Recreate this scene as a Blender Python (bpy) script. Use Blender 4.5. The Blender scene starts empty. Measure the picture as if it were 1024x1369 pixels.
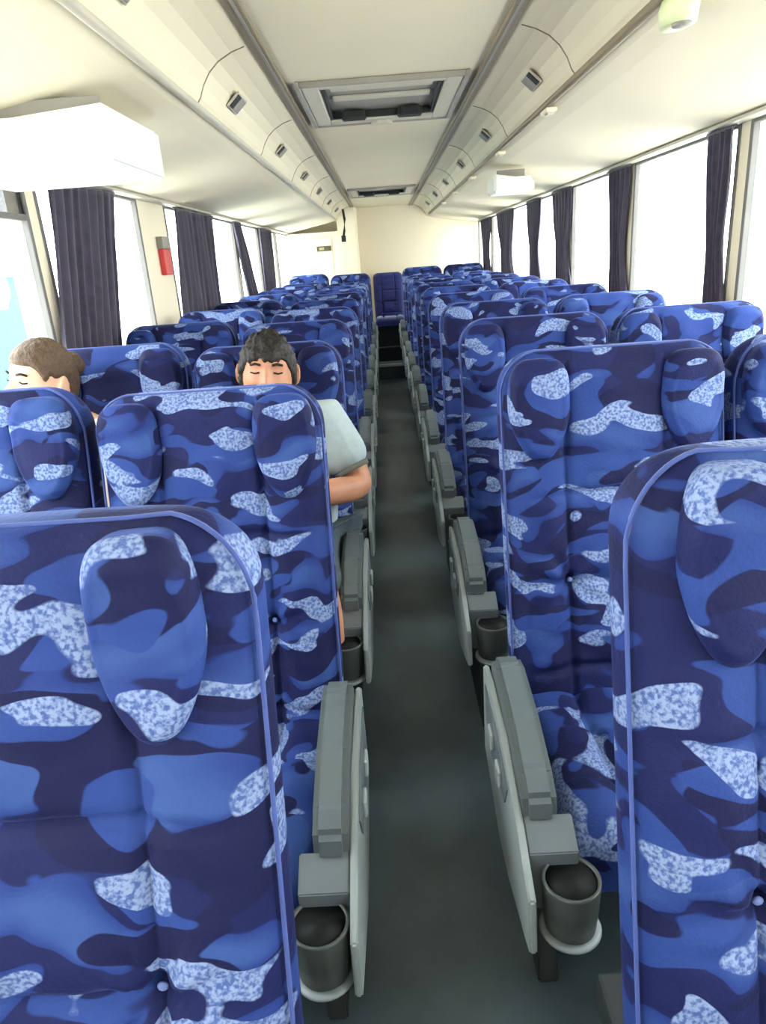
import bpy, bmesh, math, random
from mathutils import Vector, Matrix, noise
random.seed(7)
PI = math.pi
sc = bpy.context.scene
COL = sc.collection

# ------------------------------------------------------------------ materials
def hexc(h):
    h = h.lstrip('#'); v = [int(h[i:i+2], 16)/255 for i in (0, 2, 4)]
    return tuple((c/12.92 if c <= .04045 else ((c+.055)/1.055)**2.4) for c in v)+(1,)
def newmat(name):
    m = bpy.data.materials.new(name); m.use_nodes = True
    nt = m.node_tree; nt.nodes.clear()
    o = nt.nodes.new('ShaderNodeOutputMaterial'); p = nt.nodes.new('ShaderNodeBsdfPrincipled')
    nt.links.new(p.outputs[0], o.inputs[0])
    return m, nt, p
def N(nt, t, **k):
    n = nt.nodes.new(t)
    for a, b in k.items(): setattr(n, a, b)
    return n
def plain(name, col, rough=.6, var=.08, scale=6, bump=.0, bscale=200, sheen=0, metal=0, spec=.4):
    m, nt, p = newmat(name)
    c = hexc(col)
    tc = N(nt, 'ShaderNodeTexCoord')
    no = N(nt, 'ShaderNodeTexNoise'); no.inputs['Scale'].default_value = scale; no.inputs['Detail'].default_value = 4
    nt.links.new(tc.outputs['Object'], no.inputs['Vector'])
    r = N(nt, 'ShaderNodeValToRGB')
    r.color_ramp.elements[0].color = tuple(x*(1-var) for x in c[:3])+(1,)
    r.color_ramp.elements[1].color = tuple(min(1, x*(1+var)) for x in c[:3])+(1,)
    r.color_ramp.elements[0].position = .3; r.color_ramp.elements[1].position = .7
    nt.links.new(no.outputs['Fac'], r.inputs[0]); nt.links.new(r.outputs[0], p.inputs['Base Color'])
    p.inputs['Roughness'].default_value = rough; p.inputs['Metallic'].default_value = metal
    p.inputs['Specular IOR Level'].default_value = spec
    if sheen: p.inputs['Sheen Weight'].default_value = sheen
    if bump:
        n2 = N(nt, 'ShaderNodeTexNoise'); n2.inputs['Scale'].default_value = bscale
        nt.links.new(tc.outputs['Object'], n2.inputs['Vector'])
        b = N(nt, 'ShaderNodeBump'); b.inputs['Strength'].default_value = bump; b.inputs['Distance'].default_value = .01
        nt.links.new(n2.outputs['Fac'], b.inputs['Height']); nt.links.new(b.outputs[0], p.inputs['Normal'])
    return m

def fabric():
    m, nt, p = newmat('velour_camouflage')
    L = nt.links.new
    tc = N(nt, 'ShaderNodeTexCoord'); oi = N(nt, 'ShaderNodeObjectInfo')
    comb = N(nt, 'ShaderNodeCombineXYZ')
    for k, mul in ((0, 37.), (1, 11.), (2, 53.)):
        mm = N(nt, 'ShaderNodeMath', operation='MULTIPLY'); mm.inputs[1].default_value = mul
        L(oi.outputs['Random'], mm.inputs[0]); L(mm.outputs[0], comb.inputs[k])
    add = N(nt, 'ShaderNodeVectorMath', operation='ADD')
    L(tc.outputs['Object'], add.inputs[0]); L(comb.outputs[0], add.inputs[1])
    # wavy warp of the coordinates
    wn = N(nt, 'ShaderNodeTexNoise'); wn.inputs['Scale'].default_value = 7; wn.inputs['Detail'].default_value = 1
    L(add.outputs[0], wn.inputs['Vector'])
    ws = N(nt, 'ShaderNodeVectorMath', operation='SUBTRACT'); ws.inputs[1].default_value = (.5, .5, .5)
    L(wn.outputs['Color'], ws.inputs[0])
    wm = N(nt, 'ShaderNodeVectorMath', operation='MULTIPLY'); wm.inputs[1].default_value = (.05, .05, .10)
    L(ws.outputs[0], wm.inputs[0])
    wa = N(nt, 'ShaderNodeVectorMath', operation='ADD'); L(add.outputs[0], wa.inputs[0]); L(wm.outputs[0], wa.inputs[1])
    def layer(off, sc_, scale, det=0.0):
        mp = N(nt, 'ShaderNodeMapping'); mp.inputs['Location'].default_value = off; mp.inputs['Scale'].default_value = sc_
        L(wa.outputs[0], mp.inputs['Vector'])
        n = N(nt, 'ShaderNodeTexNoise'); n.inputs['Scale'].default_value = scale; n.inputs['Detail'].default_value = det
        n.inputs['Distortion'].default_value = .25
        L(mp.outputs[0], n.inputs['Vector']); return n.outputs['Fac']
    def step(v, t, w=.006):
        r = N(nt, 'ShaderNodeMapRange'); r.inputs['From Min'].default_value = t-w; r.inputs['From Max'].default_value = t+w
        L(v, r.inputs['Value']); return r.outputs[0]
    def mix(f, a, b):
        x = N(nt, 'ShaderNodeMix', data_type='RGBA'); L(f, x.inputs['Factor'])
        for s, c in (('A', a), ('B', b)):
            i = [q for q in x.inputs if q.name == s and q.type == 'RGBA'][0]
            if isinstance(c, tuple): i.default_value = c
            else: L(c, i)
        return [q for q in x.outputs if q.type == 'RGBA'][0]
    navy, deep, royal, slate = hexc('10184a'), hexc('0c113e'), hexc('1d3273'), hexc('304a86')
    A = layer((0, 0, 0), (1, .8, 2.1), 8.2, .6); B = layer((5, 3, 1), (1, .8, 2.4), 8.0, .6)
    Cc = layer((9, 1, 7), (1, .8, 2.3), 8.6, .8); D = layer((2, 8, 4), (1, .8, 2.2), 7.8, .6)
    # royal patches carry a soft gradient into slate
    gr = N(nt, 'ShaderNodeMapRange'); gr.inputs['From Min'].default_value = .5; gr.inputs['From Max'].default_value = .68
    L(A, gr.inputs['Value'])
    roy = mix(gr.outputs[0], royal, slate)
    base = mix(step(A, .50), navy, roy)
    base = mix(step(B, .56), base, deep)
    base = mix(step(D, .585), base, hexc('233b7c'))
    sp = N(nt, 'ShaderNodeTexNoise'); sp.inputs['Scale'].default_value = 190; sp.inputs['Detail'].default_value = 2
    L(add.outputs[0], sp.inputs['Vector'])
    spr = N(nt, 'ShaderNodeMapRange'); spr.inputs['From Min'].default_value = .38; spr.inputs['From Max'].default_value = .58
    L(sp.outputs['Fac'], spr.inputs['Value'])
    pale = mix(spr.outputs[0], hexc('43598f'), hexc('8091b8'))
    base = mix(step(Cc, .595), base, pale)
    L(base, p.inputs['Base Color'])
    p.inputs['Roughness'].default_value = .75; p.inputs['Specular IOR Level'].default_value = .25
    p.inputs['Sheen Weight'].default_value = .14; p.inputs['Sheen Roughness'].default_value = .35
    p.inputs['Sheen Tint'].default_value = hexc('8fa4ff')
    b1 = N(nt, 'ShaderNodeBump'); b1.inputs['Strength'].default_value = .25; b1.inputs['Distance'].default_value = .004
    L(sp.outputs['Fac'], b1.inputs['Height'])
    b2 = N(nt, 'ShaderNodeBump'); b2.inputs['Strength'].default_value = .5; b2.inputs['Distance'].default_value = .03
    L(wn.outputs['Fac'], b2.inputs['Height']); L(b1.outputs[0], b2.inputs['Normal']); L(b2.outputs[0], p.inputs['Normal'])
    return m

M = dict(
    fabric=fabric(),
    navy=plain('plain_navy_fabric', '#20296a', .85, .12, 30, sheen=.3),
    rim_highlight=plain('seat_rim_highlight', '#384c90', .7, .1, 30, sheen=.3),  # lighter blue standing in for light caught on the velour edge
    button=plain('tuft_button', '#6d7fb8', .7),
    grey=plain('grey_plastic', '#666e72', .45, .05),
    pad=plain('armrest_pad', '#5a6366', .5, .05),
    lgrey=plain('light_grey_plastic', '#949d9e', .4, .05),
    dark=plain('dark_plastic', '#1e2020', .6, .1),
    dgrey=plain('dark_grey_plastic', '#2d3234', .6, .1),
    cup=plain('cup_grey_plastic', '#484e4b', .35, .06),
    cream=plain('cream_laminate', '#eadfc6', .5, .03, 1.5),
    ceil=plain('ceiling_laminate', '#d2c7ae', .55, .03, 1.5),
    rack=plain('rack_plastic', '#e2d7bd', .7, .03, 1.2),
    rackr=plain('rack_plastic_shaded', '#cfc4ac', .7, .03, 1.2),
    trim=plain('taupe_trim', '#7d705c', .5, .06),
    white=plain('white_plastic', '#f2f1ec', .35, .02),
    hatch=plain('hatch_plastic', '#b9b2a3', .45, .04),
    hgrey=plain('hatch_grey', '#8d8880', .5, .05),
    rubber=plain('window_rubber', '#6d6b68', .6, .08),
    curtain=plain('curtain_cloth', '#3b3547', .9, .22, 25, .3, 300, sheen=.25),
    red=plain('red_box', '#c8403c', .45, .05),
    sign=plain('sign_dark', '#5a5138', .5, .05),
    signl=plain('sign_light', '#a79c78', .5, .05),
    skin=plain('skin', '#bf876a', .5, .10, 25, spec=.35),
    skinw=plain('skin_fair', '#e2b79c', .5, .06, 25, spec=.35),
    lips=plain('lips', '#a0625a', .5),
    brow=plain('brow_hair', '#2a1c14', .8),
    hair=plain('hair_dark', '#1d1714', .6, .35, 60, .5, 120),
    hairb=plain('hair_brown', '#54402f', .6, .30, 60, .5, 120),
    shirt=plain('pale_cotton', '#a9b7bb', .85, .06, 40, .15, 400),
    shirtp=plain('printed_cotton', '#b7c7d6', .85, .35, 90, .15, 400),
    cuff=plain('cuff_band', '#6c6d66', .85),
    shorts=plain('slate_cotton', '#4b5860', .9, .1, 40),
    top=plain('cream_cotton', '#d8d2cc', .85, .05, 40),
    jeans=plain('denim', '#33415e', .9, .15, 60),
    shoe=plain('shoe_leather', '#25262a', .6),
    ground=plain('concrete_ground', '#e4e2dc', .9, .05, .6),
    teal=plain('teal_wall', '#34b8ae', .6, .05, .5),
    bld=plain('pale_render', '#ecebe6', .8, .04, .4),
)
def floor_mat():
    m, nt, p = newmat('vinyl_floor')
    tc = N(nt, 'ShaderNodeTexCoord'); no = N(nt, 'ShaderNodeTexNoise'); no.inputs['Scale'].default_value = 3.2; no.inputs['Detail'].default_value = 5
    nt.links.new(tc.outputs['Object'], no.inputs['Vector'])
    r = N(nt, 'ShaderNodeValToRGB'); r.color_ramp.elements[0].color = hexc('435056'); r.color_ramp.elements[1].color = hexc('5d6e75')
    r.color_ramp.elements[0].position = .3; r.color_ramp.elements[1].position = .7
    nt.links.new(no.outputs['Fac'], r.inputs[0]); nt.links.new(r.outputs[0], p.inputs['Base Color'])
    n2 = N(nt, 'ShaderNodeTexNoise'); n2.inputs['Scale'].default_value = 400
    nt.links.new(tc.outputs['Object'], n2.inputs['Vector'])
    b = N(nt, 'ShaderNodeBump'); b.inputs['Strength'].default_value = .12; b.inputs['Distance'].default_value = .002
    nt.links.new(n2.outputs['Fac'], b.inputs['Height']); nt.links.new(b.outputs[0], p.inputs['Normal'])
    p.inputs['Roughness'].default_value = .38; p.inputs['Specular IOR Level'].default_value = .5
    return m
M['floor'] = floor_mat()
def glass_mat():
    m = bpy.data.materials.new('window_glass'); m.use_nodes = True; nt = m.node_tree; nt.nodes.clear()
    o = nt.nodes.new('ShaderNodeOutputMaterial'); mx = nt.nodes.new('ShaderNodeMixShader')
    t = nt.nodes.new('ShaderNodeBsdfTransparent'); g = nt.nodes.new('ShaderNodeBsdfGlossy'); g.inputs['Roughness'].default_value = .02
    t.inputs[0].default_value = (.93, .96, .95, 1)
    f = nt.nodes.new('ShaderNodeLayerWeight'); f.inputs[0].default_value = .5
    pw = nt.nodes.new('ShaderNodeMath'); pw.operation = 'POWER'; pw.inputs[1].default_value = 6
    ml = nt.nodes.new('ShaderNodeMath'); ml.operation = 'MULTIPLY_ADD'; ml.inputs[1].default_value = .25; ml.inputs[2].default_value = .03
    nt.links.new(f.outputs['Facing'], pw.inputs[0]); nt.links.new(pw.outputs[0], ml.inputs[0])
    nt.links.new(ml.outputs[0], mx.inputs[0]); nt.links.new(t.outputs[0], mx.inputs[1]); nt.links.new(g.outputs[0], mx.inputs[2])
    nt.links.new(mx.outputs[0], o.inputs[0]); return m
M['glass'] = glass_mat()
def frost_mat():
    m = bpy.data.materials.new('shaded_glass'); m.use_nodes = True; nt = m.node_tree; nt.nodes.clear()
    o = nt.nodes.new('ShaderNodeOutputMaterial'); mx = nt.nodes.new('ShaderNodeMixShader')
    t = nt.nodes.new('ShaderNodeBsdfTransparent'); g = nt.nodes.new('ShaderNodeBsdfGlossy'); g.inputs['Roughness'].default_value = .1
    t.inputs[0].default_value = (.30, .30, .31, 1)
    mx.inputs[0].default_value = .08
    nt.links.new(t.outputs[0], mx.inputs[1]); nt.links.new(g.outputs[0], mx.inputs[2])
    nt.links.new(mx.outputs[0], o.inputs[0]); return m
M['frost'] = frost_mat()

# ------------------------------------------------------------------ mesh helpers
def link(name, me, mat, parent=None, smooth=True):
    o = bpy.data.objects.new(name, me); COL.objects.link(o)
    me.materials.clear(); me.materials.append(M[mat] if isinstance(mat, str) else mat)
    if smooth:
        for p in me.polygons: p.use_smooth = True
    if parent: o.parent = parent
    return o
def from_bm(name, bm, mat, parent=None, smooth=False):
    bmesh.ops.recalc_face_normals(bm, faces=bm.faces)
    me = bpy.data.meshes.new(name); bm.to_mesh(me); bm.free()
    return link(name, me, mat, parent, smooth)
def add_box(bm, x0, x1, y0, y1, z0, z1, bev=0, seg=2):
    r = bmesh.ops.create_cube(bm, size=1)
    vs = r['verts']
    bmesh.ops.scale(bm, vec=(x1-x0, y1-y0, z1-z0), verts=vs)
    bmesh.ops.translate(bm, vec=((x0+x1)/2, (y0+y1)/2, (z0+z1)/2), verts=vs)
    if bev:
        es = list({e for v in vs for e in v.link_edges})
        bmesh.ops.bevel(bm, geom=es, offset=bev, segments=seg, profile=.5, affect='EDGES')
def boxes(name, lst, mat, parent=None, bev=0):
    bm = bmesh.new()
    for b in lst: add_box(bm, *b, bev=bev)
    return from_bm(name, bm, mat, parent)
def add_prism(bm, pts, x0, x1, axis='x'):
    """polygon extruded along an axis; pts are the two other coordinates"""
    def P(a, b, t):
        return {'x': (t, a, b), 'y': (a, t, b), 'z': (a, b, t)}[axis]
    v0 = [bm.verts.new(P(a, b, x0)) for a, b in pts]; v1 = [bm.verts.new(P(a, b, x1)) for a, b in pts]
    n = len(pts); bm.faces.new(v0); bm.faces.new(v1[::-1])
    for i in range(n): bm.faces.new((v0[i], v1[i], v1[(i+1) % n], v0[(i+1) % n]))
def prism(name, pts, x0, x1, mat, parent=None, axis='x', bev=0):
    bm = bmesh.new(); add_prism(bm, pts, x0, x1, axis)
    if bev: bmesh.ops.bevel(bm, geom=list(bm.edges), offset=bev, segments=2, affect='EDGES')
    return from_bm(name, bm, mat, parent)
def add_tube(bm, path, r, n=10):
    rings = []
    path = [Vector(p) for p in path]
    for i, p in enumerate(path):
        d = (path[min(i+1, len(path)-1)]-path[max(i-1, 0)]).normalized()
        u = d.cross(Vector((0, 0, 1)));
        if u.length < .01: u = d.cross(Vector((1, 0, 0)))
        u.normalize(); w = d.cross(u)
        rings.append([bm.verts.new(p+(u*math.cos(2*PI*k/n)+w*math.sin(2*PI*k/n))*r) for k in range(n)])
    for a, b in zip(rings, rings[1:]):
        for k in range(n): bm.faces.new((a[k], a[(k+1) % n], b[(k+1) % n], b[k]))
    bm.faces.new(rings[0]); bm.faces.new(rings[-1][::-1])
def add_lathe(bm, prof, cx, cy, n=28, sx=1, sy=1):
    rings = [[bm.verts.new((cx+r*sx*math.cos(2*PI*k/n), cy+r*sy*math.sin(2*PI*k/n), z)) for k in range(n)] for r, z in prof]
    for a, b in zip(rings, rings[1:]):
        for k in range(n): bm.faces.new((a[k], a[(k+1) % n], b[(k+1) % n], b[k]))
    bm.faces.new(rings[0]); bm.faces.new(rings[-1][::-1])
def thing(name, label, cat, loc=(0, 0, 0), group=None, rotz=0):
    o = bpy.data.objects.new(name, None); COL.objects.link(o)
    o.empty_display_size = .1; o.location = loc; o.rotation_euler = (0, 0, rotz)
    o['label'] = label; o['category'] = cat
    if group: o['group'] = group
    return o
def tag(o, label, cat, group=None):
    o['label'] = label; o['category'] = cat
    if group: o['group'] = group
    return o
def struct(o):
    o['kind'] = 'structure'; return o
def dup(root, loc, label=None):
    r = root.copy(); COL.objects.link(r); r.location = loc
    if label: r['label'] = label
    for ch in list(root.children):
        c = ch.copy(); COL.objects.link(c); c.parent = r
        for g in list(ch.children):
            d = g.copy(); COL.objects.link(d); d.parent = c
    return r
def ss(a, b, x):
    t = max(0, min(1, (x-a)/(b-a))); return t*t*(3-2*t)

# ------------------------------------------------------------------ seat
SW = .47; TOP = 1.175
def lean(z):           # y of the front of the backrest at height z (0 near the top)
    t = (1.08-z)/.62
    return -.15*max(0, t)**1.05 if t > 0 else -.10*(-t)*.2
def backrest_mesh():
    nx, nb = 84, 20; w = SW/2; z0 = .36; R = .085; th = .115
    zs = [z0+(TOP-R-z0)*i/96 for i in range(97)] + [TOP-R+R*math.sin(PI/2*i/12) for i in range(1, 12)]
    verts = []; faces = []
    ring = nx+nb
    for z in zs:
        k = 0 if z < TOP-R else (z-(TOP-R))/R
        s = math.sqrt(max(0, 1-k*k))
        hw = w-R*(1-s)*.95
        tt = th*(.30+.70*s) if k > 0 else th
        yc = lean(z)+th*.5
        for i in range(nx):
            u = -1+2*i/(nx-1); x = u*hw
            f = (1-abs(u)**7)**(1/2.4)
            y = -tt*.5*f
            ax = abs(x)
            # side bolsters, seams, pillow puff and tufts
            d = .016*ss(.10, .15, ax)*(1-ss(.19, .235, ax))*(1-ss(.85, 1.0, z))
            d -= .009*math.exp(-((ax-.104)/.006)**2)*(1-ss(1.12, 1.17, z))
            for zz in (.885, .70, .52):
                d -= .010*math.exp(-((z-zz+.25*(x*x))/.0075)**2)*(1-ss(.15, .22, ax))
            if ax < .104:
                for za, zb in ((.52, .70), (.70, .885), (.885, 1.15)):
                    if za < z < zb: d += .014*math.sin(PI*(z-za)/(zb-za))**.6*math.cos(PI*x/.208)**.5
            for zz in (.70,):
                for tx in (-.104, .104):
                    r = math.hypot(x-tx, z-zz); an = math.atan2(z-zz, x-tx)
                    d -= .020*math.exp(-(r/.016)**2)
                    d += .0055*math.cos(7*an+1)*math.exp(-((r-.045)/.035)**2)
            d += .004*(noise.noise(Vector((x*9, z*14, 3)))) + .0025*noise.noise(Vector((x*22, z*40, 9)))
            verts.append((x, yc+y-d*f, z))
        for i in range(nb):
            a = PI*(i+.5)/nb
            c, s_ = math.cos(a), math.sin(a)
            x = hw*math.copysign(abs(c)**.5, c); y = tt*.5*abs(s_)**.5
            verts.append((x, yc+y, z))
    nr = len(zs)
    for j in range(nr-1):
        for i in range(ring):
            a = j*ring+i; b = j*ring+(i+1) % ring
            faces.append((a, b, b+ring, a+ring))
    # cap top and bottom with a centre fan
    for j, zc in ((nr-1, TOP), (0, z0)):
        c = len(verts); verts.append((0, lean(zs[j])+th*.5, zc))
        for i in range(ring):
            a = j*ring+i; b = j*ring+(i+1) % ring
            faces.append((a, b, c) if j else (b, a, c))
    me = bpy.data.meshes.new('backrest'); me.from_pydata(verts, [], faces); me.update()
    return me
def wing_mesh(cx, hw0=.060, zt=1.135, zb=.945):
    """shield shaped side pad of the headrest"""
    n = 56; nr = 16; verts = []; faces = []
    H = (zt-zb)/2; zc = (zt+zb)/2
    def outl(a):
        c, s = math.cos(a), math.sin(a)
        z = math.copysign(abs(s)**(.65 if s > 0 else .95), s)
        wv = 1.0 if z > 0 else 1-.30*(-z)**1.3
        x = math.copysign(abs(c)**(.55 if s > 0 else .80), c)*wv
        return x*hw0, z*H
    for j in range(nr+1):
        r = math.sin(PI/2*j/nr) if j < nr else 1
        dome = (1-r**3.2)**.5 if r < 1 else 0
        for k in range(n):
            x, z = outl(2*PI*k/n)
            zz = zc+z*max(r, .02)
            d = .030*dome+.004*math.exp(-((r-.8)/.08)**2)
            verts.append((cx+x*max(r, .02), lean(zz)-.002-d, zz))
    for k in range(n):
        x, z = outl(2*PI*k/n); verts.append((cx+x*.97, lean(zc+z)+.03, zc+z*.97))
    for j in range(nr+1):
        for k in range(n):
            a = j*n+k; b = j*n+(k+1) % n; faces.append((a, b, b+n, a+n))
    faces.append(tuple(range(n-1, -1, -1))); faces.append(tuple((nr+1)*n+k for k in range(n)))
    me = bpy.data.meshes.new('headrest_wing'); me.from_pydata(verts, [], faces); me.update(); return me
def rim_highlight_mesh():  # thin tube drawn along the seatback edge as a painted rim highlight
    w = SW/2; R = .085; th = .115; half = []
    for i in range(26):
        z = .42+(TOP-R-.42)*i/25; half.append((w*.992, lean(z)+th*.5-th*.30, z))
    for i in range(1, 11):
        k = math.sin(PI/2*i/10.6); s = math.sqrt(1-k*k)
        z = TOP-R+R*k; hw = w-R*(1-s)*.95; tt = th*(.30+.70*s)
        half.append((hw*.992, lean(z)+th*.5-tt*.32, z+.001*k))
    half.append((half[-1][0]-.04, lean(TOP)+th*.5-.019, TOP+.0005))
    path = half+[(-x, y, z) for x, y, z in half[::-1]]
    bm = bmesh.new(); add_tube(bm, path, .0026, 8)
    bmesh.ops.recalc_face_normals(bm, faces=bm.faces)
    me = bpy.data.meshes.new('rim_highlight'); bm.to_mesh(me); bm.free(); return me
def cushion_mesh():
    nx, ny = 48, 40; verts = []; faces = []
    def top(u, v):     # u across -1..1, v 0 rear .. 1 front
        x = u*.228; y = -.10-.50*v
        z = .455+.02*v
        ax = abs(x)
        z += .018*ss(.10, .15, ax)*(1-ss(.2, .23, ax))
        z -= .010*math.exp(-((ax-.104)/.007)**2)
        for vv in (.42, .72): z -= .010*math.exp(-((v-vv)/.018)**2)*(1-ss(.15, .22, ax))
        z += .010*abs(math.sin(PI*v*3))*(1-ss(.08, .104, ax))
        e = (1-abs(u)**8)**.5
        fr = 1-ss(.86, 1.0, v)
        z = .36+(z-.36)*(.45+.55*e)
        z = .375+(z-.375)*(.25+.75*math.sqrt(max(0, 1-max(0, (v-.80)/.2)**2)))
        z += .003*noise.noise(Vector((x*12, y*14, 1)))
        return x, y, z
    for j in range(ny+1):
        for i in range(nx+1):
            verts.append(top(-1+2*i/nx, j/ny))
    W = nx+1
    for j in range(ny):
        for i in range(nx):
            a = j*W+i; faces.append((a, a+W, a+W+1, a+1))
    # skirt and bottom
    bd = [i for i in range(W)]+[j*W+nx for j in range(1, ny+1)]+[ny*W+i for i in range(nx-1, -1, -1)]+[j*W for j in range(ny-1, 0, -1)]
    b0 = len(verts)
    for k in bd: verts.append((verts[k][0]*.97, verts[k][1]*.985-.003, .345))
    n = len(bd)
    for k in range(n): faces.append((bd[k], bd[(k+1) % n], b0+(k+1) % n, b0+k))
    faces.append(tuple(b0+n-1-k for k in range(n)))
    me = bpy.data.meshes.new('cushion'); me.from_pydata(verts, [], faces); me.update(); return me
ME_RIM_HIGHLIGHT = rim_highlight_mesh(); ME_BACK = backrest_mesh(); ME_CUSH = cushion_mesh()
ME_WING = {s: wing_mesh(s*.158, .064, 1.165, .955) for s in (-1, 1)}
ME_WING_IN = {s: wing_mesh(s*.134, .055, 1.172, .965) for s in (-1, 1)}

def make_seat(side, aisle, name='coach_seat', near=False):
    """side +1: right of the aisle (aisle edge at local -x); -1: left"""
    t = thing(name, '', 'seat', group='coach seats in rows')
    BO = -.04
    bk = link('backrest', ME_BACK, 'fabric', t); bk.location.y = BO
    link('rim_highlight', ME_RIM_HIGHLIGHT, 'rim_highlight', bk)
    for s in (-1, 1):
        me = (ME_WING_IN if near else ME_WING)[s]
        link('headrest_wing', me, 'fabric', t).location.y = BO
    link('cushion', ME_CUSH, 'fabric', t)
    for tx in (-.104, .104):
        bm = bmesh.new()
        bmesh.ops.create_icosphere(bm, subdivisions=2, radius=.006, matrix=Matrix.Translation((tx, lean(.70)+.012, .70)) @ Matrix.Diagonal((1, .6, 1, 1)))
        from_bm('tuft_button', bm, 'button', t, True).location.y = BO
    # frame under the cushion and pedestal
    boxes('seat_frame', [(-.215, .215, -.56, -.12, .30, .342), (-.215, .215, -.14, .06, .30, .36)], 'dgrey', t, .006)
    e = -side*SW/2           # aisle edge in local x
    if aisle:
        if side > 0: e -= .026
        i = side             # inward direction (to the seat)
        xo = e-i*.045; xi = e+i*.0    # outer and inner face of armrest
        def X(a, b): return (min(a, b), max(a, b))
        # side panel: profile in (y, z)
        prof = [(-.22, .565), (-.30, .578), (-.45, .562), (-.58, .525), (-.64, .49), (-.705, .46), (-.715, .365), (-.68, .355), (-.52, .31), (-.42, .30), (-.22, .36)]
        x0, x1 = X(e-i*.047, e-i*.035)
        sp = prism('side_panel', prof, x0, x1, 'lgrey', t, bev=.003)
        rec = [(-.26, .545), (-.42, .545), (-.53, .515), (-.50, .46), (-.34, .44), (-.28, .47)]
        x0, x1 = X(e-i*.0475, e-i*.050)
        prism('panel_recess', rec, x0, x1, 'grey', sp)
        for (ya, za) in ((-.36, .50), (-.45, .49)):
            boxes('recline_lever', [(*X(e-i*.049, e-i*.058), ya-.03, ya+.01, za-.018, za+.018)], 'lgrey', sp, .004)
        # armrest pad
        pad = [(-.24, .52), (-.24, .585), (-.262, .612), (-.31, .622), (-.45, .606), (-.55, .575), (-.592, .55), (-.60, .505), (-.56, .475), (-.40, .49)]
        x0, x1 = X(e-i*.034, e+i*.022)
        prism('armrest', pad, x0, x1, 'pad', t, bev=.010)
        # cup holder bracket and cup
        cx = e+i*.012+(.014 if side > 0 else 0); cy = -.668
        prism('cup_bracket', [(-.575, .50), (-.59, .515), (-.640, .485), (-.640, .37), (-.62, .37), (-.62, .47)], *X(e-i*.034, e+i*.045), 'grey', t, bev=.002)
        bm = bmesh.new()
        add_lathe(bm, [(.030, .335), (.040, .342), (.043, .385), (.045, .430), (.045, .434), (.040, .434), (.038, .40), (.035, .350), (.001, .349)], cx, cy)
        cu = from_bm('cup_holder', bm, 'cup', t, True); cu.location.z = .03
        bm = bmesh.new(); add_lathe(bm, [(.0385, .4312), (.0345, .352), (.001, .3515), (.001, .3505), (.0352, .3505), (.0392, .4312)], cx, cy)
        from_bm('cup_lining', bm, 'dark', cu, True)
        bm = bmesh.new(); add_lathe(bm, [(.040, .333), (.047, .330), (.049, .334), (.047, .338), (.040, .338)], cx, cy)
        from_bm('cup_ring', bm, 'lgrey', cu, True)
        # pedestal
        prism('pedestal', [(-.50, .0), (-.44, .30), (-.10, .30), (-.04, .0)], *X(e+i*.015, e+i*.055), 'dgrey', t, bev=.004)
    else:
        prism('pedestal', [(-.48, .0), (-.40, .30), (-.14, .30), (-.08, .0)], *((e+side*.20, e+side*.24) if side > 0 else (e-.24, e-.20)), 'dgrey', t, bev=.004)
        # middle armrest, folded between the two seats
        xs = sorted((e-side*.018, e-side*.002))
        prism('armrest', [(-.12, .58), (-.14, .62), (-.40, .60), (-.46, .56), (-.44, .54), (-.16, .55)], xs[0], xs[1], 'pad', t, bev=.004)
    return t

YR1, YL1, PITCH = .6814, .6284, .8019
A0 = .187
XA = A0+SW/2; XW = A0+SW+.02+SW/2
ORD = ['first', 'second', 'third', 'fourth', 'fifth', 'sixth', 'seventh', 'eighth', 'ninth', 'tenth', 'eleventh']
proto = {}
for side in (-1, 1):
    for n in range(11):
        for aisle in (True, False):
            if n == 0 and not aisle: continue
            near = (n == 0)
            key = (side, aisle, near)
            y = (YR1 if side > 0 else YL1)+PITCH*n
            loc = (side*(XA if aisle else XW), y, .07 if n == 10 else 0)
            sname = 'right' if side > 0 else 'left'
            pos = 'aisle' if aisle else 'window'
            lab = f'blue camouflage velour coach seat, {pos} seat of the {ORD[n]} row {sname} of the aisle'
            if n == 0: lab = f'large blue camouflage coach seat closest to the camera, {sname} of the aisle'
            if n == 1: lab = f'blue camouflage coach seat, {pos} side, directly behind the nearest seat {sname} of the aisle'
            if n == 2 and side == -1: lab = ('blue camouflage aisle seat holding the man in the pale shirt' if aisle else 'blue camouflage window seat holding the brown-haired woman')
            if n == 10: lab = f'blue camouflage coach seat, {pos} side, last row {sname} of the aisle'
            if key not in proto:
                o = make_seat(side, aisle, near=near); o.location = loc; o['label'] = lab; proto[key] = o
            else:
                o = dup(proto[key], loc, lab)
            if side == -1 and aisle and n in (0, 1):
                for ch in o.children:
                    if ch.name.split('.')[0] in ('backrest', 'headrest_wing', 'tuft_button'):
                        ch.location.z = -.012 if n == 0 else -.026
# centre seat of the rear bench
t = thing('coach_seat', 'dark navy centre seat at the far end of the aisle against rear wall', 'seat', (0.02, 9.35, .34))
for nm, me in (('backrest', ME_BACK), ('cushion', ME_CUSH)):
    o = link(nm, me.copy(), 'navy', t); o.scale = (.80, 1, .73)
boxes('seat_base', [(-.17, .17, -.52, .02, .0, .262)], 'dgrey', t, .006)

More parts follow.
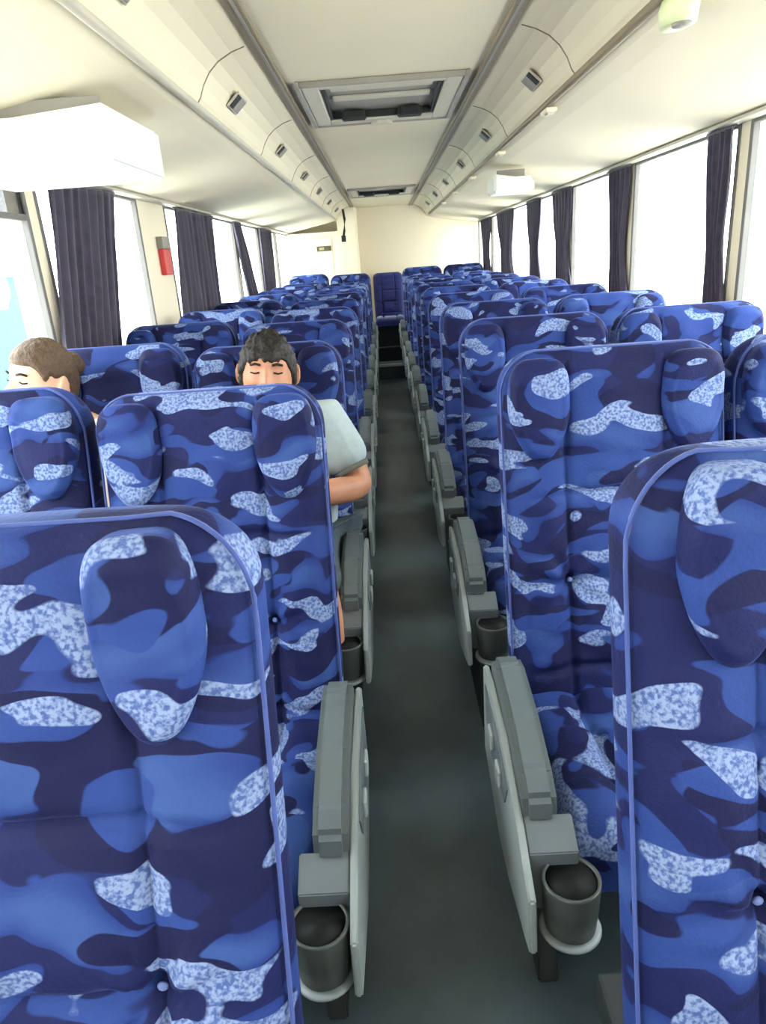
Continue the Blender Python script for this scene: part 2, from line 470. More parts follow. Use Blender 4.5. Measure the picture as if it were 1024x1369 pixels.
# ------------------------------------------------------------------ shell
YF, YB = -1.3, 9.6
WX = 1.2
ZC = 1.99
struct(boxes('floor', [(-1.26, 1.26, YF, YB+.06, -.06, 0)], 'floor'))
struct(boxes('ceiling', [(-1.26, 1.26, YF, YB+.06, 2.03, 2.08)]+[
    # inner liner left around the two hatches
    (-.372, -.30, YF, YB, ZC, 2.03), (.30, .372, YF, YB, ZC, 2.03),
    (-.30, .30, YF, 2.90, ZC, 2.03), (-.30, .30, 3.68, 7.03, ZC, 2.03), (-.30, .30, 7.75, YB, ZC, 2.03)], 'ceil'))
struct(boxes('wall_back', [(-1.26, 1.26, YB, YB+.06, 0, 2.03)], 'cream'))
for sx in (-1, 1):
    c = boxes('trim_1' if sx < 0 else 'trim_2', [tuple(sorted((sx*.345, sx*.385)))+(YF, YB, 1.974, 1.99)], 'trim', bev=.004); struct(c)
    boxes('trim_groove', [tuple(sorted((sx*.356, sx*.364)))+(YF, YB-.01, 1.9715, 1.975)], 'hgrey', c)
ZS, ZT = .96, 1.725       # window sill and head
PR = [-1.26, -.80, .35, 1.50, 2.62, 3.74, 4.90, 6.05, 7.20, 8.35, 9.50]
PL = [-1.26, -.85, .30, 1.42, 2.54, 3.68, 4.85, 6.00, 7.15, 8.30, 9.50]
wn = 0
for sx, P_, nm in ((-1, PL, 'wall_left'), (1, PR, 'wall_right')):
    a, b = sorted((sx*WX, sx*(WX+.06)))
    lst = [(a, b, YF, YB, 0, ZS), (a, b, YF, YB, ZT, 2.03)]
    for k, y in enumerate(P_):
        w0, w1 = y-.045, y+.045
        if sx < 0 and k == 5: w1 = y+.42
        lst.append((a, b, max(w0, YF), min(w1, YB), ZS, ZT))
    struct(boxes(nm, lst, 'cream'))
    for k in range(len(P_)-1):
        wn += 1
        y0 = P_[k]+.045+(.375 if (sx < 0 and k == 5) else 0); y1 = P_[k+1]-.045
        xf = sorted((sx*(WX-.004), sx*(WX+.02)))
        f = .010
        fr = boxes(f'window_{wn}', [(*xf, y0-.012, y0+f, ZS-.02, ZT), (*xf, y1-f, y1+.012, ZS-.02, ZT), (*xf, y0+f, y1-f, ZS-.02, ZS+.02), (*xf, y0+f, y1-f, ZT-.015, ZT)]
                   + ([(*xf, y0+f, y1-f, 1.572, 1.592)] if sx < 0 and k in (3,) else []), 'rubber', bev=.003)
        struct(fr)
        xg = sorted((sx*(WX+.012), sx*(WX+.018)))
        boxes('glass_pane', [(*xg, y0+f, y1-f, ZS+.02, ZT-.015)], 'glass', fr)
        if sx < 0 and k == 3:
            xs = sorted((sx*(WX+.002), sx*(WX+.008)))
            boxes('shaded_vent_pane', [(*xs, y0+f, y1-f, 1.592, ZT-.015)], 'frost', fr)
            xs = sorted((sx*(WX-.02), sx*(WX-.007)))
            boxes('vent_latch', [(*xs, y1-.34, y1-.28, 1.545, 1.572)], 'rubber', fr, .003)
# unseen front bulkhead and small tinted windscreen, added behind the camera to cut light
struct(boxes('wall_front', [(-1.26, 1.26, YF-.06, YF, 0, .95), (-1.26, 1.26, YF-.06, YF, 1.75, 2.08), (-1.26, -1.10, YF-.06, YF, .95, 1.75), (1.10, 1.26, YF-.06, YF, .95, 1.75)], 'cream'))
wn += 1
ws = struct(boxes(f'window_{wn}', [(-1.10, -1.07, YF-.05, YF-.01, .95, 1.75), (1.07, 1.10, YF-.05, YF-.01, .95, 1.75), (-1.07, 1.07, YF-.05, YF-.01, .95, .98), (-1.07, 1.07, YF-.05, YF-.01, 1.72, 1.75)], 'rubber'))
boxes('tinted_pane', [(-1.07, 1.07, YF-.033, YF-.027, .98, 1.72)], 'frost', ws)
# steps and platforms at the back
struct(boxes('trim_3', [(-1.195, -.20, 7.95, 9.0, 0, .07)], 'floor'))
struct(boxes('trim_4', [(.20, 1.195, 7.95, 9.6, 0, .07)], 'floor'))
s1 = struct(boxes('trim_5', [(-.198, .198, 8.45, 9.6, 0, .17)], 'floor'))
boxes('step_nosing', [(-.198, .198, 8.43, 8.47, .150, .178)], 'white', s1, .003)
s2 = struct(boxes('trim_6', [(-.198, .198, 8.78, 9.6, .17, .34)], 'dgrey'))
boxes('step_nosing', [(-.198, .198, 8.77, 8.79, .33, .345)], 'grey', s2, .003)
# rear cabin and column
cab = thing('rear_cabin', 'cream rear cabin panel with narrow door in the left rear corner', 'cabin', (-.86, 9.2, 0))
boxes('front_panel', [(-.335, .30, 0, .38, 0, 1.72)], 'cream', cab)
d = boxes('cabin_door', [(-.28, .22, -.012, 0, .05, 1.66)], 'cream', cab, .004)
boxes('door_handle', [(.15, .19, -.03, -.012, .95, 1.05)], 'hgrey', d, .004)
sg = tag(boxes('notice_plate', [(-.83, -.655, 9.17, 9.1875, 1.50, 1.56)], 'sign', bev=.002), 'small dark rectangular plate on the rear cabin door', 'plate')
boxes('plate_inset', [(-.80, -.74, 9.167, 9.171, 1.515, 1.545)], 'signl', sg)
bm = bmesh.new(); add_prism(bm, [(-.555, 9.10), (-.34, 9.10), (-.32, 9.13), (-.32, 9.598), (-.555, 9.598)], 0, 1.97, 'z')
tag(from_bm('corner_column', bm, 'cream'), 'cream full-height column between the rear cabin and the back wall', 'column')
st = thing('hanging_strap', 'dark strap hanging by the ceiling corner above the column', 'strap', (-.45, 8.7, 1.60))
bm = bmesh.new(); add_tube(bm, [(0, .0, .33), (0.012, 0, .22), (0, 0, .10), (-.02, 0, .02)], .014); from_bm('strap', bm, 'dark', st, True)
boxes('strap_buckle', [(-.04, .01, -.02, .02, -.02, .05)], 'dark', st, .005)

# ------------------------------------------------------------------ overhead racks
for sx, nm in ((-1, 'left'), (1, 'right')):
    r = thing('overhead_rack', f'long cream overhead luggage rack running above the {nm} rows of seats', 'luggage rack', (0, 0, 1.72))
    face = [(.372, 2.02), (.374, 1.985), (.40, 1.978), (.44, 1.966), (.48, 1.946), (.51, 1.920), (.532, 1.888), (.545, 1.858), (.555, 1.845)]
    und = [(.60, 1.826), (.66, 1.812), (.75, 1.797), (.95, 1.762), (1.198, 1.727), (1.198, 2.02)]
    bm = bmesh.new()
    add_prism(bm, [(sx*x, z-1.72) for x, z in face+und], YF, YB-.02 if sx > 0 else 9.09, 'y')
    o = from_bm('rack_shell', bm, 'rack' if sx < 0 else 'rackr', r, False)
    for p in o.data.polygons: p.use_smooth = False
    bm = bmesh.new(); add_tube(bm, [(sx*.562, YF, 1.838-1.72), (sx*.562, 9.05, 1.838-1.72)], .012, 12)
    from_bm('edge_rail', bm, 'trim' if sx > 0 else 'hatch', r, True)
    # seams between the rack flaps
    for k in range(-1, 6):
        bm = bmesh.new()
        y = 2.35+1.138*k
        for (xa, za), (xb, zb) in zip(face[2:], face[3:]):
            add_prism(bm, [(sx*(xa-.001), za-.0015-1.72), (sx*(xb-.001), zb-.0015-1.72), (sx*xb, zb+.004-1.72), (sx*xa, za+.004-1.72)], y-.003, y+.003, 'y')
        from_bm('flap_seam', bm, 'trim', r)
    boxes('window_lip', [tuple(sorted((sx*1.14, sx*1.196)))+(YF, 9.05, 0, .012)], 'hatch', r, .003)
def air_vent(sx, y, label):
    # plate lies on the rack face, centre (.512,1.921)
    t = thing('air_vent', label, 'air vent', (sx*.506, y, 1.913), 'small air vents along the overhead racks')
    ang = math.atan2(.026+.03, .03+.025)
    bm = bmesh.new(); add_box(bm, -.030, .030, -.075, .075, -.008, -.001, .003)
    a = from_bm('vent_plate', bm, 'hatch', t)
    bm = bmesh.new(); add_box(bm, -.024, .024, -.068, -.020, -.0105, -.004, .002)
    b = from_bm('vent_opening', bm, 'dark', t)
    bm = bmesh.new(); add_box(bm, -.024, .024, -.016, .066, -.0105, -.004, .002)
    c = from_bm('vent_louvre', bm, 'hgrey', t)
    t.rotation_euler = (0, sx*.72, 0)
    return t
for sx, nm in ((-1, 'left'), (1, 'right')):
    for k in range(-1 if sx < 0 else 0, 6):
        kk = k+(1 if sx < 0 else 0)
        air_vent(sx, 2.73+1.138*k, f'small dark-mouthed air vent on the {nm} overhead rack, {ORD[kk]} from the camera')
# clips and nozzles under the right rail
for i, y in enumerate((2.77, 3.82, 4.95, 6.05, 7.15)):
    t = thing('rail_clip', f'small pale clip on the right rack rail, {ORD[i]} from the camera', 'clip', (.57, y, 1.80), 'pale clips along the right rack rail')
    boxes('clip_body', [(-.016, .022, -.05, .05, .012, .026)], 'rack', t, .004)
    boxes('clip_tongue', [(-.006, .014, -.02, .02, .006, .0125)], 'hatch', t, .002)
t = thing('reading_light', 'pale green oval reading light unit under the right rack near the camera', 'lamp', (.585, 1.66, 1.78))
bm = bmesh.new(); add_lathe(bm, [(.02, -.004), (.045, 0), (.05, .03), (.045, .045)], 0, 0, sx=.7, sy=1.2); from_bm('lamp_housing', bm, plain('pale_green', '#d9ddb0', .4), t, True)
bm = bmesh.new(); add_lathe(bm, [(.004, -.010), (.018, -.008), (.020, -.001)], 0, -.02); from_bm('lamp_lens', bm, 'hgrey', t, True)

# roof hatches
for i, y in enumerate((2.91, 7.06)):
    lab = ('square roof hatch with two dark handles in the ceiling near the camera', 'far roof hatch in the ceiling close to the rear wall')[i]
    h = thing('roof_hatch', lab, 'roof hatch', (0, y, ZC), 'roof hatches')
    bm = bmesh.new()
    for b in ((-.30, -.235, -.02, .78), (.235, .30, -.02, .78), (-.235, .235, -.02, .05), (-.235, .235, .70, .78)):
        add_box(bm, *b, -.014, .012, bev=.005)
    from_bm('hatch_frame', bm, 'hatch', h)
    bm = bmesh.new()
    for b in ((-.318, -.300, -.035, .795), (.300, .318, -.035, .795), (-.30, .30, -.035, -.02), (-.30, .30, .78, .795)):
        add_box(bm, *b, -.020, 0, bev=.003)
    from_bm('outer_rim', bm, 'hgrey', h)
    boxes('hatch_lid', [(-.234, .234, .051, .699, .022, .034)], 'hgrey', h)
    boxes('lid_rib', [(-.20, .20, .10, .22, .010, .021), (-.20, .20, .34, .40, .010, .021)], 'hatch', h, .003)
    boxes('seal_bar', [(-.232, -.220, .05, .70, -.006, .02), (.220, .232, .05, .70, -.006, .02), (-.22, .22, .675, .695, -.006, .02)], 'dark', h, .002)
    for s in (-1, 1):
        bm = bmesh.new(); add_prism(bm, [(s*.125-.055, .62), (s*.125-.045, .60), (s*.125+.045, .60), (s*.125+.055, .62), (s*.125+.055, .67), (s*.125-.055, .67)], -.022, .012, 'z')
        bmesh.ops.bevel(bm, geom=list(bm.edges), offset=.005, segments=2, affect='EDGES')
        from_bm('handle', bm, 'dark', h)
    bm = bmesh.new(); add_prism(bm, [(-.055, .79), (-.02, .735), (.02, .735), (.055, .79)], -.026, -.013, 'z'); from_bm('release_tab', bm, 'hatch', h)

# folded monitors under the racks
def monitor(x0, x1, y0, y1, z0, z1, label):
    t = thing('overhead_monitor', label, 'monitor', ((x0+x1)/2, (y0+y1)/2, z0))
    w = (x1-x0)/2; d = (y1-y0)/2; h = z1-z0
    o_, i_ = (-w, w) if x0 < 0 else (w, -w)     # wall side, aisle side
    prism('casing', [(o_, 0), (o_, h-.035), (i_, h), (i_, 0)], -d, d, 'white', t, axis='y', bev=.010)
    boxes('screen_frame', [(-w+.02, w-.02, -d-.004, -d+.002, .02, h-.02)], 'white', t, .002)
    boxes('hinge_strip', [(-.06 if x0 < 0 else -w+.02, w-.02 if x0 < 0 else .06, -d+.02, -d+.05, h-.03, h+.018)], 'hgrey', t, .002)
    return t
monitor(-1.12, -.665, 1.85, 2.28, 1.635, 1.765, 'white overhead monitor casing under the left rack by the nearest window')
monitor(.60, .82, 4.2, 4.46, 1.67, 1.765, 'small white overhead monitor casing under the right rack halfway back')

# red case on the left pillar
t = thing('hammer_case', 'red emergency hammer case with dark top on the left window pillar', 'case', (-1.2, 3.93, 1.37))
boxes('case_body', [(0, .03, -.06, .06, 0, .13)], 'red', t, .005)
boxes('case_top', [(0, .034, -.062, .062, .13, .19)], 'hgrey', t, .005)

# ------------------------------------------------------------------ curtains
def curtain(sx, y0t, y1t, y0b, y1b, zb, label, folds, pinch=None):
    t = thing('curtain', label, 'curtain', (sx*1.174, (y0t+y1t)/2, zb), 'dark window curtains')
    n = folds*10; nz = 26; zt = 1.712; verts = []; faces = []
    seed = random.random()*20
    for j in range(nz+1):
        f = j/nz; z = zt+(zb-zt)*f
        a = y0t+(y0b-y0t)*f; b = y1t+(y1b-y1t)*f
        if pinch:
            k = math.exp(-((f-pinch)/.22)**2)*.35; m = a*.35+b*.65; a += (m-a)*k; b += (m-b)*k
        for i in range(n+1):
            u = i/n
            y = a+(b-a)*(u+.012*math.sin(u*40+seed+f*3))
            x = .013*math.sin(u*folds*2*PI+1.2*math.sin(f*2+seed)+.8*noise.noise(Vector((u*5, f*2, seed))))*(.6+.4*f)
            x += .004*noise.noise(Vector((u*12, f*5, seed+4)))
            verts.append((x, y-t.location[1], z-zb))
    for j in range(nz):
        for i in range(n):
            a = j*(n+1)+i; faces.append((a, a+1, a+n+2, a+n+1))
    me = bpy.data.meshes.new('curtain_cloth'); me.from_pydata(verts, [], faces); me.update()
    o = link('curtain_cloth', me, 'curtain', t)
    so = o.modifiers.new('s', 'SOLIDIFY'); so.thickness = .003
    bm = bmesh.new(); add_tube(bm, [(0, y0t-.02-t.location[1], zt-zb+.004), (0, y1t+.02-t.location[1], zt-zb+.004)], .005, 8)
    from_bm('curtain_track', bm, 'rubber', t, True)
    return t
curtain(-1, 2.64, 3.27, 2.40, 2.93, .86, 'wide dark purple curtain at the nearest window on the left', 8)
curtain(-1, 4.21, 5.14, 4.05, 5.05, .90, 'dark curtain gathered right after the red case on the left', 9)
curtain(-1, 5.85, 6.15, 6.20, 6.75, .90, 'slanted dark curtain tied back in the third left window', 5)
curtain(-1, 7.05, 7.80, 7.00, 7.70, .90, 'small dark curtain at the left window next to the rear cabin', 7)
for i, (a, b) in enumerate(((2.66, 2.84), (3.72, 4.04), (4.82, 5.32), (5.68, 6.22), (6.86, 7.82), (8.30, 9.05))):
    o_ = ['nearest', 'second', 'third', 'fourth', 'fifth', 'farthest'][i]
    bb = (a-.06, a+.08) if i == 0 else (a-.06, a+(b-a)*.62)
    curtain(1, a, b, bb[0], bb[1], .88, f'gathered dark purple curtain on the right side windows, {o_} from the camera', 4+i, .45)

# ------------------------------------------------------------------ people
def skin_mesh(name, joints, edges, radii, root=0, sub=2):
    me = bpy.data.meshes.new(name); me.from_pydata([tuple(j) for j in joints], edges, []); me.update()
    o = bpy.data.objects.new(name, me); COL.objects.link(o)
    m = o.modifiers.new('skin', 'SKIN'); m.use_smooth_shade = True
    if not me.skin_vertices: pass
    for i, v in enumerate(me.skin_vertices[0].data):
        r = radii[i]; v.radius = r if isinstance(r, tuple) else (r, r); v.use_root = (i == root)
    s = o.modifiers.new('sub', 'SUBSURF'); s.levels = sub; s.render_levels = sub
    return o
def bake(o):
    bpy.context.view_layer.update()
    dg = bpy.context.evaluated_depsgraph_get()
    me = bpy.data.meshes.new_from_object(o.evaluated_get(dg))
    old = o.data; bpy.data.objects.remove(o); return me
def ensure_skin(me):
    if len(me.skin_vertices) == 0:
        bm = bmesh.new(); bm.from_mesh(me); bm.verts.layers.skin.verify(); bm.to_mesh(me); bm.free()
def skinned(joints, edges, radii, root=0, sub=2):
    me = bpy.data.meshes.new('tmp'); me.from_pydata([tuple(j) for j in joints], edges, []); me.update()
    ensure_skin(me)
    o = bpy.data.objects.new('tmp', me); COL.objects.link(o)
    o.modifiers.new('skin', 'SKIN')
    for i, v in enumerate(me.skin_vertices[0].data):
        r = radii[i]; v.radius = r if isinstance(r, tuple) else (r, r); v.use_root = (i == root)
    s = o.modifiers.new('sub', 'SUBSURF'); s.levels = sub; s.render_levels = sub
    return bake(o)
def head_mesh(mat4):
    verts = []; faces = []; nu, nv = 64, 48
    g = lambda x, z, cx, cz, sx, sz: math.exp(-((x-cx)/sx)**2-((z-cz)/sz)**2)
    for j in range(nv+1):
        ph = PI*j/nv
        for i in range(nu):
            th = 2*PI*i/nu
            x = math.sin(ph)*math.cos(th); y = math.sin(ph)*math.sin(th); z = math.cos(ph)
            X, Y, Z = x*.076, y*.094, z*.112
            if Z < -.02: X *= 1-.30*ss(-.02, -.11, Z)      # jaw
            if Z < 0 and Y > 0: Y *= 1-.35*ss(0, -.10, Z)  # nape
            fr = max(0, -y)
            if y < 0:
                d = .026*g(X, Z, 0, -.022, .010, .014)+.014*g(X, Z, 0, -.002, .008, .022)   # nose
                d += .006*(g(X, Z, -.013, -.028, .008, .008)+g(X, Z, .013, -.028, .008, .008))
                d += .006*g(X, Z, 0, .028, .045, .008)                                     # brow
                for s in (-1, 1):
                    d -= .012*g(X, Z, s*.032, .008, .016, .011)
                    d += .006*g(X, Z, s*.032, .007, .011, .007)                            # lids
                    d += .005*g(X, Z, s*.043, -.025, .018, .018)                           # cheeks
                d += .007*g(X, Z, 0, -.053, .020, .005)+.007*g(X, Z, 0, -.064, .018, .006)
                d -= .004*g(X, Z, 0, -.0585, .020, .002)
                d += .010*g(X, Z, 0, -.092, .022, .016)                                    # chin
                Y -= d*min(1, fr*1.6)
            verts.append((X, Y, Z))
    for j in range(nv):
        for i in range(nu):
            a = j*nu+i; b = j*nu+(i+1) % nu; faces.append((a, a+nu, b+nu, b))
    bm = bmesh.new(); vs = [bm.verts.new(mat4 @ Vector(v)) for v in verts]
    for f in faces:
        try: bm.faces.new([vs[k] for k in f])
        except ValueError: pass
    for s in (-1, 1):   # ears
        em = mat4 @ Matrix.Translation((s*.077, .006, -.004)) @ Matrix.Rotation(s*.35, 4, 'Z') @ Matrix.Diagonal((.009, .018, .031, 1))
        bmesh.ops.create_uvsphere(bm, u_segments=20, v_segments=14, radius=1, matrix=em)
        em = mat4 @ Matrix.Translation((s*.085, .004, .0)) @ Matrix.Rotation(s*.35, 4, 'Z') @ Matrix.Diagonal((.005, .019, .030, 1))
        bmesh.ops.create_uvsphere(bm, u_segments=20, v_segments=14, radius=1, matrix=em)
    bmesh.ops.remove_doubles(bm, verts=bm.verts, dist=1e-5)
    me = bpy.data.meshes.new('head'); bm.to_mesh(me); bm.free(); return me
def join(mes):
    bm = bmesh.new()
    for m in mes: bm.from_mesh(m)
    me = bpy.data.meshes.new('j'); bm.to_mesh(me); bm.free(); return me
def remeshed(name, me, mat, size=.005, smooth=4, parent=None):
    o = bpy.data.objects.new('tmp', me); COL.objects.link(o)
    r = o.modifiers.new('r', 'REMESH'); r.mode = 'VOXEL'; r.voxel_size = size
    s = o.modifiers.new('s', 'SMOOTH'); s.iterations = smooth; s.factor = .5
    return link(name, bake(o), mat, parent)
def finger(base, dirs, r):
    pts = [Vector(base)]
    for d, l in dirs: pts.append(pts[-1]+Vector(d).normalized()*l)
    n = len(pts)
    return skinned(pts, [(i, i+1) for i in range(n-1)], [r*(1-.07*i) for i in range(n)], 0, 1)
def hand(wrist, fwd, down, thumb):
    """palm from the wrist along fwd; fingers curl towards down; thumb side vector"""
    f = Vector(fwd).normalized(); d = Vector(down).normalized(); th = Vector(thumb).normalized(); w = Vector(wrist)
    out = [skinned([w, w+f*.03, w+f*.065, w+f*.085], [(0, 1), (1, 2), (2, 3)], [(.024, .024), (.034, .016), (.038, .014), (.034, .012)], 0, 2)]
    # flattened palm
    for k, (o, l) in enumerate(((.030, .070), (.010, .080), (-.010, .075), (-.029, .058))):
        b = w+f*.075+th*o
        out.append(finger(b, [(f+d*.15, l*.45), (f*.75+d*.7, l*.32), (f*.35+d, l*.26)], .0088))
    out.append(finger(w+f*.025+th*.025, [(th+f*.6, .034), (f+th*.5+d*.2, .030), (f+d*.5, .024)], .0105))
    return out

def hair_obj(name, mat4, fn, mat, parent):
    nu, nv = 96, 64; bm = bmesh.new(); rows = []
    for j in range(nv+1):
        ph = PI*j/nv; row = []
        for i in range(nu):
            th = 2*PI*i/nu
            x = math.sin(ph)*math.cos(th); y = math.sin(ph)*math.sin(th); z = math.cos(ph)
            s = fn(x, y, z)
            row.append(bm.verts.new(mat4 @ Vector((x*.076*s, y*.094*s, z*.112*s))))
        rows.append(row)
    for a, b in zip(rows, rows[1:]):
        for i in range(nu):
            bm.faces.new((a[i], b[i], b[(i+1) % nu], a[(i+1) % nu]))
    bmesh.ops.remove_doubles(bm, verts=bm.verts, dist=1e-5)
    return from_bm(name, bm, mat, parent, True)

def add_face_bits(mat4, parent):
    for s in (-1, 1):
        bm = bmesh.new()
        add_tube(bm, [mat4 @ Vector(p) for p in ((s*.016, -.094, .026), (s*.030, -.0915, .030), (s*.044, -.081, .026))], .0035, 8)
        from_bm('eyebrow', bm, 'brow', parent, True)
        bm = bmesh.new()
        add_tube(bm, [mat4 @ Vector(p) for p in ((s*.020, -.0885, .006), (s*.032, -.0885, .003), (s*.044, -.081, .006))], .0022, 8)
        from_bm('closed_eye', bm, 'brow', parent, True)
    bm = bmesh.new(); add_tube(bm, [mat4 @ Vector(p) for p in ((-.022, -.083, -.058), (-.008, -.094, -.0575), (.008, -.094, -.0575), (.022, -.083, -.058))], .0035, 8)
    from_bm('mouth', bm, 'lips', parent, True)

# --- man
man = thing('person', 'man in a pale grey short-sleeved shirt slumped with eyes closed in aisle seat', 'person', (0, 0, 0))
HM = Matrix.Translation((-.392, 2.035, 1.088)) @ Matrix.Rotation(.10, 4, 'Z') @ Matrix.Rotation(.10, 4, 'Y') @ Matrix.Rotation(-.10, 4, 'X')
J = [(-.42, 1.93, .575), (-.418, 1.97, .70), (-.412, 2.03, .86), (-.405, 2.06, .945), (-.398, 2.05, .995), (-.394, 2.045, 1.03),
     (-.245, 2.03, .945), (-.145, 1.97, .745), (-.23, 1.88, .765), (-.32, 1.82, .78),
     (-.565, 2.03, .945), (-.60, 1.93, .74), (-.55, 1.79, .68), (-.48, 1.74, .665),
     (-.325, 1.88, .545), (-.250, 1.575, .535), (-.255, 1.60, .30), (-.265, 1.62, .085), (-.27, 1.52, .035),
     (-.515, 1.88, .545), (-.535, 1.575, .53), (-.53, 1.60, .30), (-.525, 1.62, .085), (-.53, 1.52, .035)]
E_ = [(0, 1), (1, 2), (2, 3), (3, 4), (4, 5), (3, 6), (6, 7), (7, 8), (8, 9), (3, 10), (10, 11), (11, 12), (12, 13),
      (0, 14), (14, 15), (15, 16), (16, 17), (17, 18), (0, 19), (19, 20), (20, 21), (21, 22), (22, 23)]
Rr = [(.17, .12), (.165, .12), (.155, .11), (.09, .075), .052, .052, .058, .050, .042, .028, .056, .043, .036, .026,
      .085, .056, .050, .036, .034, .085, .056, .050, .036, .034]
bodyme = skinned(J, E_, Rr)
hl = hand((-.32, 1.82, .78), (-1, -.25, -.1), (0, -.3, -1), (0, -1, .1))
hr = hand((-.48, 1.74, .665), (1, -.2, -.1), (0, -.3, -1), (0, -1, .1))
remeshed('body', join([bodyme, head_mesh(HM)]+hl+hr), 'skin', .0045, 3, man)
add_face_bits(HM, man)
def man_hair(x, y, z):
    front = ss(-.2, -.75, y)
    line = -.30+.62*front+.14*noise.noise(Vector((x*6, y*6, 1)))
    side = abs(x)
    m = ss(line-.05, line+.06, z)
    n_ = noise.noise(Vector((x*5, y*5, z*5)))*.09+noise.noise(Vector((x*14, y*14, z*14)))*.07
    return .90+m*(.20+n_*.9)
hair_obj('hair', HM, man_hair, 'hair', man)
TS = skinned([(-.405, 1.93, .57), (-.41, 1.975, .72), (-.412, 2.03, .86), (-.405, 2.055, .955), (-.245, 2.03, .945), (-.166, 1.983, .787), (-.565, 2.03, .945), (-.607, 1.955, .80), (-.400, 2.05, .995)],
             [(0, 1), (1, 2), (2, 3), (3, 4), (4, 5), (3, 6), (6, 7), (3, 8)],
             [(.215, .15), (.205, .145), (.18, .125), (.10, .085), .078, .078, .075, .066, .06])
remeshed('shirt', TS, 'shirt', .006, 4, man)
A1, B1 = Vector((-.245, 2.03, .945)), Vector((-.145, 1.97, .745))
dv = (B1-A1).normalized(); rot = Vector((0, 0, 1)).rotation_difference(dv).to_matrix().to_4x4()
bm = bmesh.new(); bmesh.ops.create_cone(bm, cap_ends=True, segments=36, radius1=.055, radius2=.054, depth=.016, matrix=Matrix.Translation(A1+(B1-A1)*.735) @ rot)
from_bm('sleeve_band', bm, 'cuff', man, True)
SH = skinned([(-.41, 1.92, .585), (-.315, 1.86, .56), (-.262, 1.635, .545), (-.515, 1.86, .55), (-.53, 1.635, .54)], [(0, 1), (1, 2), (0, 3), (3, 4)], [(.21, .12), .110, .080, .110, .080])
remeshed('shorts', SH, 'shorts', .007, 4, man)
for x in (-.27, -.53):
    bm = bmesh.new(); bmesh.ops.create_uvsphere(bm, u_segments=20, v_segments=12, radius=1, matrix=Matrix.Translation((x, 1.55, .045)) @ Matrix.Diagonal((.048, .12, .044, 1)))
    from_bm('shoe', bm, 'shoe', man, True)

# --- woman
wom = thing('person', 'woman with swept-back brown hair leaning to the window beside the man', 'person', (0, 0, 0))
HW = Matrix.Translation((-1.045, 2.03, 1.110)) @ Matrix.Rotation(.14, 4, 'Y') @ Matrix.Rotation(-.50, 4, 'Z') @ Matrix.Rotation(-.05, 4, 'X') @ Matrix.Scale(1.0, 4)
J = [(-.93, 1.93, .575), (-.94, 1.98, .70), (-.955, 2.03, .85), (-.975, 2.06, .945), (-1.0, 2.055, 1.0), (-1.03, 2.045, 1.05),
     (-.84, 2.02, .93), (-.80, 1.91, .73), (-.86, 1.78, .67), (-.92, 1.73, .66),
     (-1.09, 2.02, .92), (-1.12, 1.90, .72), (-1.08, 1.77, .67), (-1.03, 1.72, .66),
     (-.85, 1.87, .545), (-.84, 1.58, .53), (-.84, 1.60, .30), (-.84, 1.62, .085), (-.84, 1.52, .035),
     (-1.0, 1.87, .545), (-1.02, 1.58, .53), (-1.02, 1.60, .30), (-1.02, 1.62, .085), (-1.02, 1.52, .035)]
Rr = [(.135, .11), (.115, .09), (.12, .09), (.075, .06), .044, .044, .046, .036, .031, .022, .046, .036, .031, .022,
      .080, .052, .046, .032, .030, .080, .052, .046, .032, .030]
remeshed('body', join([skinned(J, E_, Rr), head_mesh(HW)]+hand(J[9], (-1, -.25, -.1), (0, -.3, -1), (0, -1, .1))+hand(J[13], (1, -.3, -.1), (0, -.3, -1), (0, -1, .1))), 'skinw', .0045, 3, wom)
add_face_bits(HW, wom)
def wom_hair(x, y, z):
    front = ss(-.15, -.75, y)
    line = -.38+.84*front
    line += .55*ss(.55, .85, abs(x))*(1-ss(.25, .5, abs(y-.0)))
    m = ss(line-.08, line+.08, z+.0)
    n_ = noise.noise(Vector((x*3, y*9, z*3)))*.03+noise.noise(Vector((x*9, y*20, z*9)))*.02
    return .90+m*(.22+n_)
hair_obj('hair', HW, wom_hair, 'hairb', wom)
bm = bmesh.new(); bmesh.ops.create_uvsphere(bm, u_segments=28, v_segments=18, radius=1, matrix=HW @ Matrix.Translation((0, .098, .045)) @ Matrix.Diagonal((.040, .034, .038, 1)))
for v in bm.verts: v.co += v.normal*.006*noise.noise(v.co*60)
from_bm('hair_bun', bm, 'hairb', wom, True)
remeshed('blouse', skinned(J[:4]+[J[6], (-.815, 1.95, .80), J[10], (-1.11, 1.94, .79)], [(0, 1), (1, 2), (2, 3), (3, 4), (4, 5), (3, 6), (6, 7)],
         [(.155, .125), (.135, .11), (.135, .105), (.085, .07), .060, .052, .060, .052]), 'top', .006, 4, wom)
remeshed('trousers', skinned([J[0], J[14], J[15], J[16], (-.84, 1.61, .12), J[19], J[20], J[21], (-1.02, 1.61, .12)], [(0, 1), (1, 2), (2, 3), (3, 4), (0, 5), (5, 6), (6, 7), (7, 8)],
         [(.15, .12), .092, .065, .060, .052, .092, .065, .060, .052]), 'jeans', .007, 4, wom)
for x in (-.84, -1.02):
    bm = bmesh.new(); bmesh.ops.create_uvsphere(bm, u_segments=20, v_segments=12, radius=1, matrix=Matrix.Translation((x, 1.55, .042)) @ Matrix.Diagonal((.042, .11, .040, 1)))
    from_bm('shoe', bm, 'shoe', wom, True)

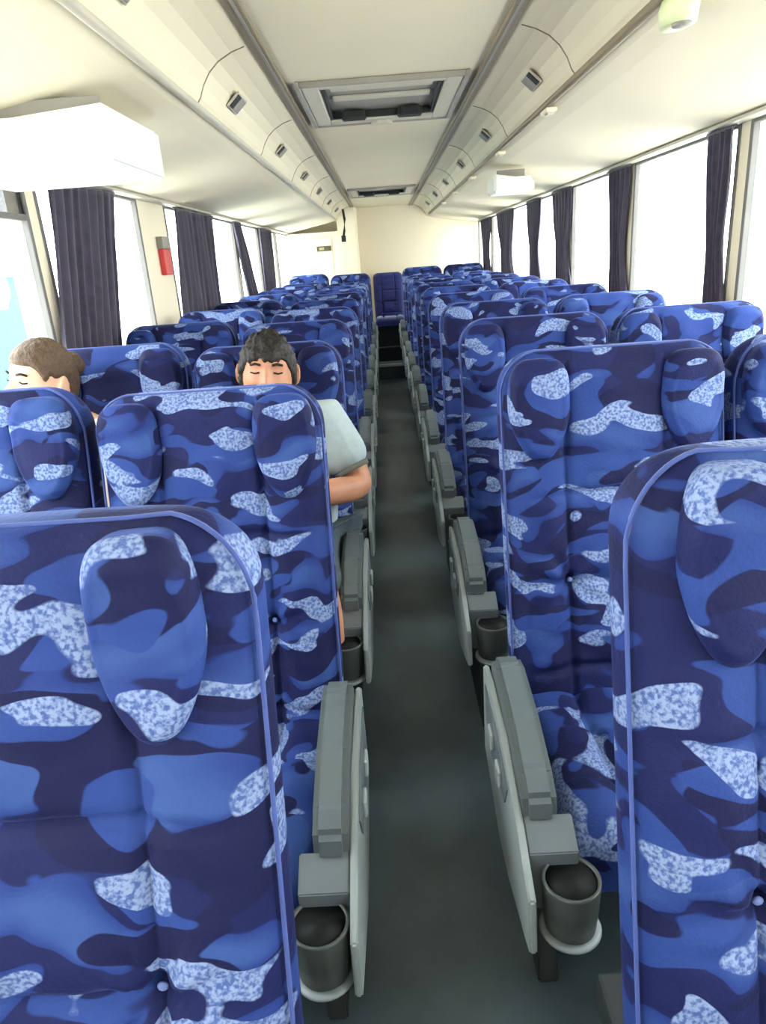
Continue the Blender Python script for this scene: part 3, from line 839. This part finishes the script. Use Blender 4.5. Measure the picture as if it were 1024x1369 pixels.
# ------------------------------------------------------------------ outside
g = boxes('ground', [(-60, 60, -40, 80, -1.25, -1.15)], 'ground'); struct(g)
k = thing('kiosk', 'teal-walled kiosk standing outside the left windows', 'building', (-5.6, 9.4, -1.15))
boxes('kiosk_wall', [(-.9, .55, -.9, .62, 0, 2.62)], 'teal', k, .01)
boxes('kiosk_roof', [(-1.0, .65, -1.0, .72, 2.62, 2.78)], 'bld', k, .01)

# ------------------------------------------------------------------ light
w = bpy.data.worlds.new('World'); sc.world = w; w.use_nodes = True
nt = w.node_tree; nt.nodes.clear()
o = nt.nodes.new('ShaderNodeOutputWorld'); bg = nt.nodes.new('ShaderNodeBackground')
tc = nt.nodes.new('ShaderNodeTexCoord'); sp = nt.nodes.new('ShaderNodeSeparateXYZ'); rp = nt.nodes.new('ShaderNodeValToRGB')
nt.links.new(tc.outputs['Generated'], sp.inputs[0]); nt.links.new(sp.outputs['Z'], rp.inputs[0])
rp.color_ramp.elements[0].position = 0; rp.color_ramp.elements[0].color = (1, .985, .96, 1)
rp.color_ramp.elements[1].position = .6; rp.color_ramp.elements[1].color = (.90, .95, 1, 1)
nt.links.new(rp.outputs[0], bg.inputs[0]); bg.inputs[1].default_value = 13.0
nt.links.new(bg.outputs[0], o.inputs[0])
def area(name, loc, rot, sx, sy, power, col=(1, 1, 1)):
    l = bpy.data.lights.new(name, 'AREA'); l.shape = 'RECTANGLE'; l.size = sx; l.size_y = sy; l.energy = power; l.color = col
    ob = bpy.data.objects.new(name, l); COL.objects.link(ob); ob.location = loc; ob.rotation_euler = rot; return ob
# added fill light at the unseen windscreen, boosting daylight from behind the camera
area('windscreen_fill', (0, -1.28, 1.35), (PI/2, 0, 0), 2.1, .7, 9, (1, .97, .93))

# ------------------------------------------------------------------ camera
f, pitch, roll, yaw = 932.02, .3493, .0723, -.0225
cam = bpy.data.cameras.new('camera'); co = bpy.data.objects.new('camera', cam); COL.objects.link(co)
cam.sensor_fit = 'VERTICAL'; cam.sensor_height = 36; cam.lens = f*36/1369; cam.clip_start = .02; cam.clip_end = 300
Mx = Matrix.Rotation(-yaw, 4, 'Z') @ Matrix.Rotation(PI/2-pitch, 4, 'X') @ Matrix.Rotation(-roll, 4, 'Z')
co.matrix_world = Matrix.Translation((-.0436, 0, 1.3801)) @ Mx
sc.camera = co
sc.view_settings.view_transform = 'Standard'; sc.view_settings.look = 'None'
sc.view_settings.exposure = 0.0; sc.view_settings.gamma = 1
